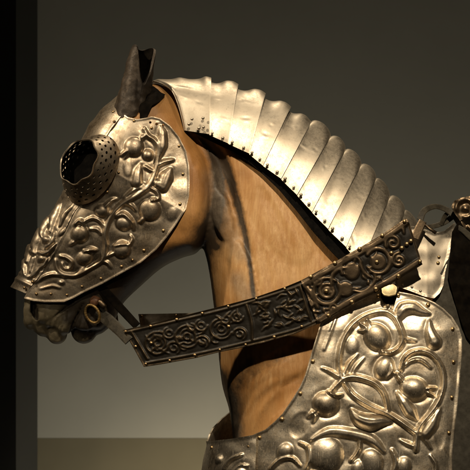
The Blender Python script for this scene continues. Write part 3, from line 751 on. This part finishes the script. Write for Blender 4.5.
A_out = [(123,330),(151,324),(176,317.5),(202,311),(228,304.5),(256,297),(285,287),(303,279.5),(308,290),(318,323.5),(294,334),(262,343),(240,348),(220,352),(196,358),(160,364.5),(144,367),(133,347)]
A_rel = [ST([(123,333),(176,321),(228,308.5),(285,291),(303,284)], [1.0,1.0], .9, .2), ST([(146,363),(196,354),(240,344),(294,330),(316,321)], [1.0,1.0], .9, .2)]
rq = random.Random(9)
def on_strip(t, w):      # t along the plate, w -1 top .. 1 bottom
    T = np.array([(128,332),(151,328),(176,321.5),(202,315),(228,308.5),(256,301),(285,291),(303,284)], float); B = np.array([(146,361),(165,358),(185,355),(205,351),(235,345),(262,339),(294,329),(315,320)], float)
    k = np.linspace(0, 1, 8); f = lambda A: np.array([np.interp(t, k, A[:, 0]), np.interp(t, k, A[:, 1])])
    return f(T)*(1-w)/2+f(B)*(1+w)/2
def arc_on(t, w, r, a0, a1, wd, h=1.7):
    c = on_strip(t, w); n = 8
    return ST([(c[0]+r*math.cos(math.radians(a0+(a1-a0)*k/n)), c[1]+r*.92*math.sin(math.radians(a0+(a1-a0)*k/n))) for k in range(n+1)], [wd*.6, wd, wd*.5], h, .2, 3)
for t0, big in ((.14, 12), (.33, 12), (.52, 11)):
    sg = 1 if big else -1
    A_rel += [arc_on(t0, 0, big, 20, 300, 1.1), arc_on(t0, 0, big*.66, -160, 120, 1.0), arc_on(t0, 0, big*.3, 0, 350, 1.0), arc_on(t0+.03, -.45, 4.2, -90, 200, .9), arc_on(t0-.035, .5, 4, 60, 330, .9),
              arc_on(t0+.085, .5, 6.5, -180, 60, 1.0), arc_on(t0+.085, .5, 3.2, -90, 220, .9), arc_on(t0+.09, -.45, 6, 0, 250, 1.0), arc_on(t0+.09, -.45, 2.8, 60, 380, .9)]
    for q in range(7):
        c = on_strip(t0+rq.uniform(-.06, .1), rq.uniform(-.7, .7)); a = rq.uniform(0, 6.28); L = rq.uniform(4, 7); bnd = rq.uniform(-2.5, 2.5)
        A_rel.append(ST([(c[0]-L*math.cos(a), c[1]-L*math.sin(a)), (c[0]-bnd*math.sin(a), c[1]+bnd*math.cos(a)), (c[0]+L*math.cos(a), c[1]+L*math.sin(a))], [.3,1.1,.3], 1.5, .2, 3))
for q in range(46):      # leafy panel next to the joint
    c = on_strip(rq.uniform(.70, .955), rq.uniform(-.78, .78)); a = rq.gauss(-.5, .8); L = rq.uniform(3, 6.5); bnd = rq.uniform(-2.5, 2.5)
    A_rel.append(ST([(c[0]-L*math.cos(a), c[1]-L*math.sin(a)), (c[0]-bnd*math.sin(a), c[1]+bnd*math.cos(a)), (c[0]+L*math.cos(a), c[1]+L*math.sin(a))], [.3,1.25,.2], 1.6, .2, 3))
A_rel += [ST([tuple(on_strip(.665, -.9)), tuple(on_strip(.675, 0)), tuple(on_strip(.665, .9))], [1.4,1.4], 1.6, .2), ST([tuple(on_strip(.975, -.95)), tuple(on_strip(.975, .95))], [1.4,1.4], 1.2, .2), ST([tuple(on_strip(.02, -.95)), tuple(on_strip(.02, .9))], [1.2,1.2], 1.4, .2)]
pa = plate('long_plate', A_out, rein_d, A_rel, 2.2, OPEN_A, rein, h=.62, lip=.5, lipw=1.4, wobble=(.25, 20), cap=1.3, open_=(.35, .6), step=1.0)
rivets([(126,331.5),(151,326.3),(177,319.5),(202.5,313.3),(228.5,306.3),(256.5,298.6),(285,288.6),(146,364),(170,360.5),(195,355),(220,349.7),(246,344.7),(274.5,337),(302,326.5),(229,326.5),(136,346.5),(151.5,343)], rein_d, pa, RSm, 1.2)
B_out = [(301,280.5),(330,264.5),(359,248),(382,234.5),(406,218),(409,222),(422.5,264.5),(398,279.5),(376,292.5),(350,305),(318,324.5),(312,308)]
B_rel = [ring(327,291,13.5,13,1.7,2.2,0,340,-30), ring(327,291,7,7,1.5,1.8), BL(327,291,5,5,1.4), BL(346,289,7,8,1.8,-30), ring(344,280,13,12,1.6,2,-170,-20,-30), BL(352,271,8,9,1.8), ring(352,268,11,12,1.5,2,150,330), BL(378,262,8.5,8.5,1.8), ring(378,261,12,12.5,1.7,2.2,-130,170,-20),
  spiral(393,243,8,1.5,2.2,150,1.5), spiral(399,260,7.5,1.5,2.2,-90,1.5,-1), ring(362,280,14,11,1.5,1.9,0,150,-30), ST([(306,287),(313,296),(318,308)], [2,3,1.5], 1.8), spiral(317,281,5,1.2,1.8,0), spiral(334,308,5,1.2,1.8,90), ST([(396,231),(402,227),(404,233)], [1,2,1], 1.8), BL(368,249,4,5,1.6,20), ST([(360,262),(364,272),(372,278)], [1.4,2,1], 1.9), spiral(310,303,4,1.2,1.8,0),
  ST([(303,285),(331,269),(359,253),(383,239),(406,223)], [2.8,2.8], 2.0, .2), ST([(320,320),(350,301),(376,288),(398,275),(420,261)], [2.8,2.8], 2.0, .2)]
for q in range(44):
    t_ = rq.uniform(.03, .97); w_ = rq.uniform(-.72, .72); c = np.array([309, 303.])*(1-t_)+np.array([412, 243.])*t_+np.array([8., 20.5])*w_
    a = rq.uniform(0, 6.28); L = rq.uniform(2.5, 5); bnd = rq.uniform(-2.2, 2.2)
    if t_ > .86: continue
    B_rel.append(ST([(c[0]-L*math.cos(a), c[1]-L*math.sin(a)), (c[0]-bnd*math.sin(a), c[1]+bnd*math.cos(a)), (c[0]+L*math.cos(a), c[1]+L*math.sin(a))], [.3,1.3,.2], 1.5, .2, 3))
pb = tag(plate('scroll_plate', B_out, lambda u, v: rein_d(u, v)-2.5, B_rel, 2.4, OPEN_B, rein, h=.66, lip=.5, lipw=1.4, wobble=(.25, 20), cap=1.5, open_=(.35, .6), step=1.0), 'browner upper plate with bolder scrolls and raised edge strips')
rivets([(311,276.8),(335,263.2),(359.6,249),(382.4,235.6),(404.5,221.5),(420,261.5),(398.5,276),(376,289),(352,302),(328.5,315.5),(326.5,291),(402,248),(407,244),(411,241),(391.5,253),(377,262)], lambda u, v: rein_d(u, v)-2.5, pb, RB, 2.0)
# far rein
frein = thing('armoured_rein', (170, 320, 45), 'far rein, only a short pale strip showing above the near rein by the throat', 'rein')
def far_d(u, v): return np.interp(u, [120, 220, 300], [40, 55, 66])
fr = plate('long_plate', [(138.5,314),(165,313.6),(190,313),(212,311.5),(240,306),(290,292),(292,322),(240,336),(180,340),(142,336)], far_d, [ST([(140,318),(190,316),(230,312)], [1.2,1.2], .8, .2)], 2.2, STEEL_P, frein, h=2, lip=.5)
rivets([(141.5,316.5),(176,315.5),(208,314)], far_d, fr, RSm, .8)

# ============================================================ BRIDLE straps and ring at the mouth
brid = thing('bridle', (105, 318, -30), 'leather bridle straps and corded gold ring at the corner of the horse mouth', 'bridle')
def ribbon(name, pts, w, th, mat, parent, nrm=(0, 0, -1)):
    P = catmull(pts, 8); V = []; F = []; nrm = np.array(nrm, float)
    ws = np.interp(np.linspace(0, 1, len(P)), np.linspace(0, 1, len(w)), w)
    for i in range(len(P)):
        td = P[min(i+1, len(P)-1)]-P[max(i-1, 0)]; td /= np.linalg.norm(td); s = np.cross(td, nrm); s /= np.linalg.norm(s); nn = np.cross(s, td)
        for (a, b) in ((-1, .35), (-.75, .5), (.75, .5), (1, .35), (1, -.35), (.75, -.5), (-.75, -.5), (-1, -.35)):
            V.append(P[i]+s*ws[i]*a+nn*th*b)
    for i in range(len(P)-1):
        for k in range(8): a, b = i*8+k, i*8+(k+1) % 8; F.append((a, b, b+8, a+8))
    F += [tuple(range(8))[::-1], tuple(range(len(V)-8, len(V)))]
    return link_mesh(name, W(np.array(V)), F, mat, parent, sharp=14)
ribbon('cheek_strap', [(98,284,-34),(112,299,-33),(124,312,-34),(137,326,-40)], [4.5,4.5,4], 2.5, LEATHER, brid)
ribbon('chin_strap', [(97,311,-27),(108,320,-31),(119,330,-36),(129,341,-42)], [5,6.2,5.6,5], 2.5, LEATHER_G, brid)
ribbon('far_strap', [(114,312,20),(115,322,20),(115.5,332,20)], [3.4,3.4,3.2], 2, leather('pale_leather', (.30, .22, .12), (.46, .36, .22)), brid)
t = np.linspace(0, 2*math.pi, 60); rot = math.radians(-28)
rx, ry = 6.4*np.cos(t), 9.5*np.sin(t)
RP = np.column_stack([92.5+rx*math.cos(rot)-ry*math.sin(rot), 314+rx*math.sin(rot)+ry*math.cos(rot), -33-3*np.cos(t)])
v_, f_ = tube(RP[:-1].tolist()+[RP[0].tolist()], 1.5+.18*np.sin(t*23), 10, cap=False)
link_mesh('corded_ring', W(v_), f_, GOLDCORD, brid)
v_, f_ = tapered((90,299,-30), (99,304,-31), 5.5, 6.5)
link_mesh('bit_boss', W(v_), f_, leather('red_brown_leather', (.05, .022, .012), (.13, .065, .035), .4), brid)
v_, f_ = tapered((98,300,-33), (106,308,-34), 3.2, 2.6)
link_mesh('bit_link', W(v_), f_, IRON_B, brid)

# ============================================================ SADDLE (right edge)
sad = thing('saddle', (480, 300, -30), 'war saddle at right edge with embossed steel bow, dark leather and grey cloth', 'saddle')
def cl_d(u, v): return -72.5+.0*u
plate('saddle_cloth', [(432,290),(446,262),(455,250),(520,240),(530,500),(446,500),(440,400),(434,330)], cl_d, [ST([(450,300),(462,380),(466,470)], [4,6,6], 2, 0), ST([(468,320),(478,420)], [4,6], 2, 0)], 3, CLOTH, sad, h=3, wobble=(1.2, 50))
def sl_d(u, v): return -77+0*u
plate('leather_flap', [(452,232),(458,222),(468,216),(520,214),(520,350),(478,352),(466,336),(456,306),(448,276)], sl_d, [ST([(456,240),(456,270),(464,310)], [2,3,2], 2)], 4, LEATHER, sad, h=2, wobble=(.8, 22))
def bow_d(u, v): return -76+0*u
plate('steel_bow', [(451,207),(454,201),(460,198),(470,196),(490,194),(505,205),(510,240),(480,246),(468,236),(461,222),(455,214)], bow_d,
      [ring(465,208,9,9,1.8,3,-200,100), BL(466,208,4.2,4.2,3.5), ring(489,212,12,12,2,3), BL(489,212,7,7,3), ST([(455,209),(460,203),(470,199.5),(490,198)], [1,1.4,1.2], 2), ST([(468,226),(476,232),(492,234)], [1.5,2.4,1.5], 2.6)], 2.5, IRON_B, sad, h=1.0, lip=.8, wobble=(.3, 12))
ribbon('loop_strap', [(420,220,-70),(424,211,-67),(434,206.5,-63),(444,208.5,-61),(453,214.5,-62),(460,224,-66),(463,236,-71),(462,252,-73),(467,268,-74),(474,282,-75)], [3.4,3.2,2.6,2.8,3.2,3.6,3.2,2.8,2.8], 2.2, LEATHER_G, sad)
ribbon('back_strap', [(424,227,-58),(434,226,-56),(444,222.5,-55),(452,217,-54),(458,212,-54)], [2.2,2.6,2.8,2.6], 2.2, LEATHER_G, sad)
ribbon('cross_strap', [(451,210,-61),(445,216,-58),(441,225,-56)], [1.8,2.2,2.2], 2, LEATHER_G, sad)
ribbon('girth_strap', [(456,226,-76),(464,231,-77),(474,240,-77),(482,244,-77)], [2.2,3,3], 2.2, LEATHER_G, sad)
ribbon('strap_end', [(423,221,-79),(419,229,-80),(415,238,-81)], [4.0,4.4,4.4], 2, IRON_B, sad)
v_, f_ = tube([(425,225,-80),(430,229,-81),(436,233,-82)], [1.1,1.5,1.8], 10)
link_mesh('toggle', W(v_), f_, IRON_B, sad)

# ============================================================ SETTING
def wallmat(name, a, b, rough=.9, sc=3):
    m, t, bs = M(name)
    t.links.new(ramp(t, noise(t, sc, 5, .6), [(.35, a), (.65, b)]), bs.inputs['Base Color']); bs.inputs['Roughness'].default_value = rough
    bump(t, bs, noise(t, 150, 4, .6), .1, .001); return m
def box(name, x0, x1, y0, y1, z0, z1, mat, rz=0, piv=None):
    V = [(x, y, z) for x in (x0, x1) for y in (y0, y1) for z in (z0, z1)]
    if rz:
        c, s = math.cos(rz), math.sin(rz); px, py = piv
        V = [(px+(x-px)*c-(y-py)*s, py+(x-px)*s+(y-py)*c, z) for x, y, z in V]
    F = [(0,1,3,2),(4,6,7,5),(0,4,5,1),(2,3,7,6),(0,2,6,4),(1,5,7,3)]
    o = link_mesh(name, V, F, mat, smooth=False); o['kind'] = 'structure'; return o
WY = 1.5
WM = wallmat('grey_painted_wall', (.30, .29, .235), (.325, .314, .255))
DM = wallmat('brown_dado', (.125, .108, .062), (.145, .126, .074))
BM = wallmat('dark_partition_paint', (.020, .020, .016), (.026, .026, .021), .7)
FM = wallmat('dark_floor', (.03, .027, .022), (.045, .04, .032), .5)
box('floor', -6, 6, -6, 3, -.1, 0, FM)
zd = ZC+(235-438)*S*(CAMD+WY)/CAMD
box('wall', -5, 5, WY, WY+.2, zd, 5, WM)
box('wall_base', -5, 5, WY+.001, WY+.2, 0, zd-.001, DM)
# dark partition standing in front of the wall on the left, corner towards the camera
PY = .9; fp_ = (CAMD+PY)/CAMD
xc = (16-235)*S*fp_
def pris(name, pts, z0, z1, mat):
    n = len(pts); V = [(x, y, z0) for x, y in pts]+[(x, y, z1) for x, y in pts]
    F = [(i, (i+1) % n, (i+1) % n+n, i+n) for i in range(n)]+[tuple(range(n))[::-1], tuple(range(n, 2*n))]
    o = link_mesh(name, V, F, mat, smooth=False); o['kind'] = 'structure'; return o
y2 = PY+.16; x2 = (37.5-235)*S*(CAMD+y2)/CAMD
pris('partition', [(xc, PY), (x2, y2), (x2-.06, y2+.25), (xc-1.2, PY+.45), (xc-1.2, PY+.05)], .0, 4, BM)

# ============================================================ CAMERA, WORLD, LAMPS
cam = bpy.data.cameras.new('camera'); co_ = bpy.data.objects.new('camera', cam); C.objects.link(co_)
cam.sensor_width = 36; cam.lens = 36*CAMD/(470*S); co_.location = (0, -CAMD, ZC); co_.rotation_euler = (math.pi/2, 0, 0)
cam.dof.use_dof = True; cam.dof.focus_distance = CAMD-.12; cam.dof.aperture_fstop = 11
cam.clip_start = .1; cam.clip_end = 50; scene.camera = co_
w = bpy.data.worlds.new('World'); scene.world = w; w.use_nodes = True
w.node_tree.nodes['Background'].inputs['Color'].default_value = (1.0, .86, .66, 1); w.node_tree.nodes['Background'].inputs['Strength'].default_value = .014
def lamp(kind, name, loc, target, energy, color, **k):
    l = bpy.data.lights.new(name, kind); l.energy = energy; l.color = color
    for a, b in k.items(): setattr(l, a, b)
    o = bpy.data.objects.new(name, l); C.objects.link(o); o.location = loc
    o.rotation_euler = (Vector(target)-Vector(loc)).to_track_quat('-Z', 'Y').to_euler(); return o
WARM = (1.0, .82, .59)
lamp('SPOT', 'ceiling_or_fill_spot', (.3, -2.6, 3.9), (.22, 0, 1.60), 540, WARM, spot_size=math.radians(22), spot_blend=.9, shadow_soft_size=.05)
lamp('SPOT', 'ceiling_or_fill_spot', (-2.0, -.9, 3.6), (-.2, 0, 1.85), 200, WARM, spot_size=math.radians(18), spot_blend=.8, shadow_soft_size=.05)
lamp('SPOT', 'ceiling_or_fill_spot', (-1.3, -3.3, 2.7), (-.40, 0, 1.51), 60, WARM, spot_size=math.radians(11), spot_blend=1.0, shadow_soft_size=.08)  # added unseen fill, brightens the dim muzzle from low front left
lamp('SPOT', 'ceiling_or_fill_spot', (.15, .55, 4.3), (.1, 0, 1.85), 100, WARM, spot_size=math.radians(24), spot_blend=.8, shadow_soft_size=.05)
lamp('AREA', 'wall_washer', (.15, .86, .34), (.15, 1.5, .92), 17, (1.0, .91, .76), shape='RECTANGLE', size=2.0, size_y=.15)
scene.view_settings.view_transform = 'Standard'; scene.view_settings.look = 'None'; scene.view_settings.exposure = 0; scene.view_settings.gamma = 1
scene.cycles.max_bounces = 8
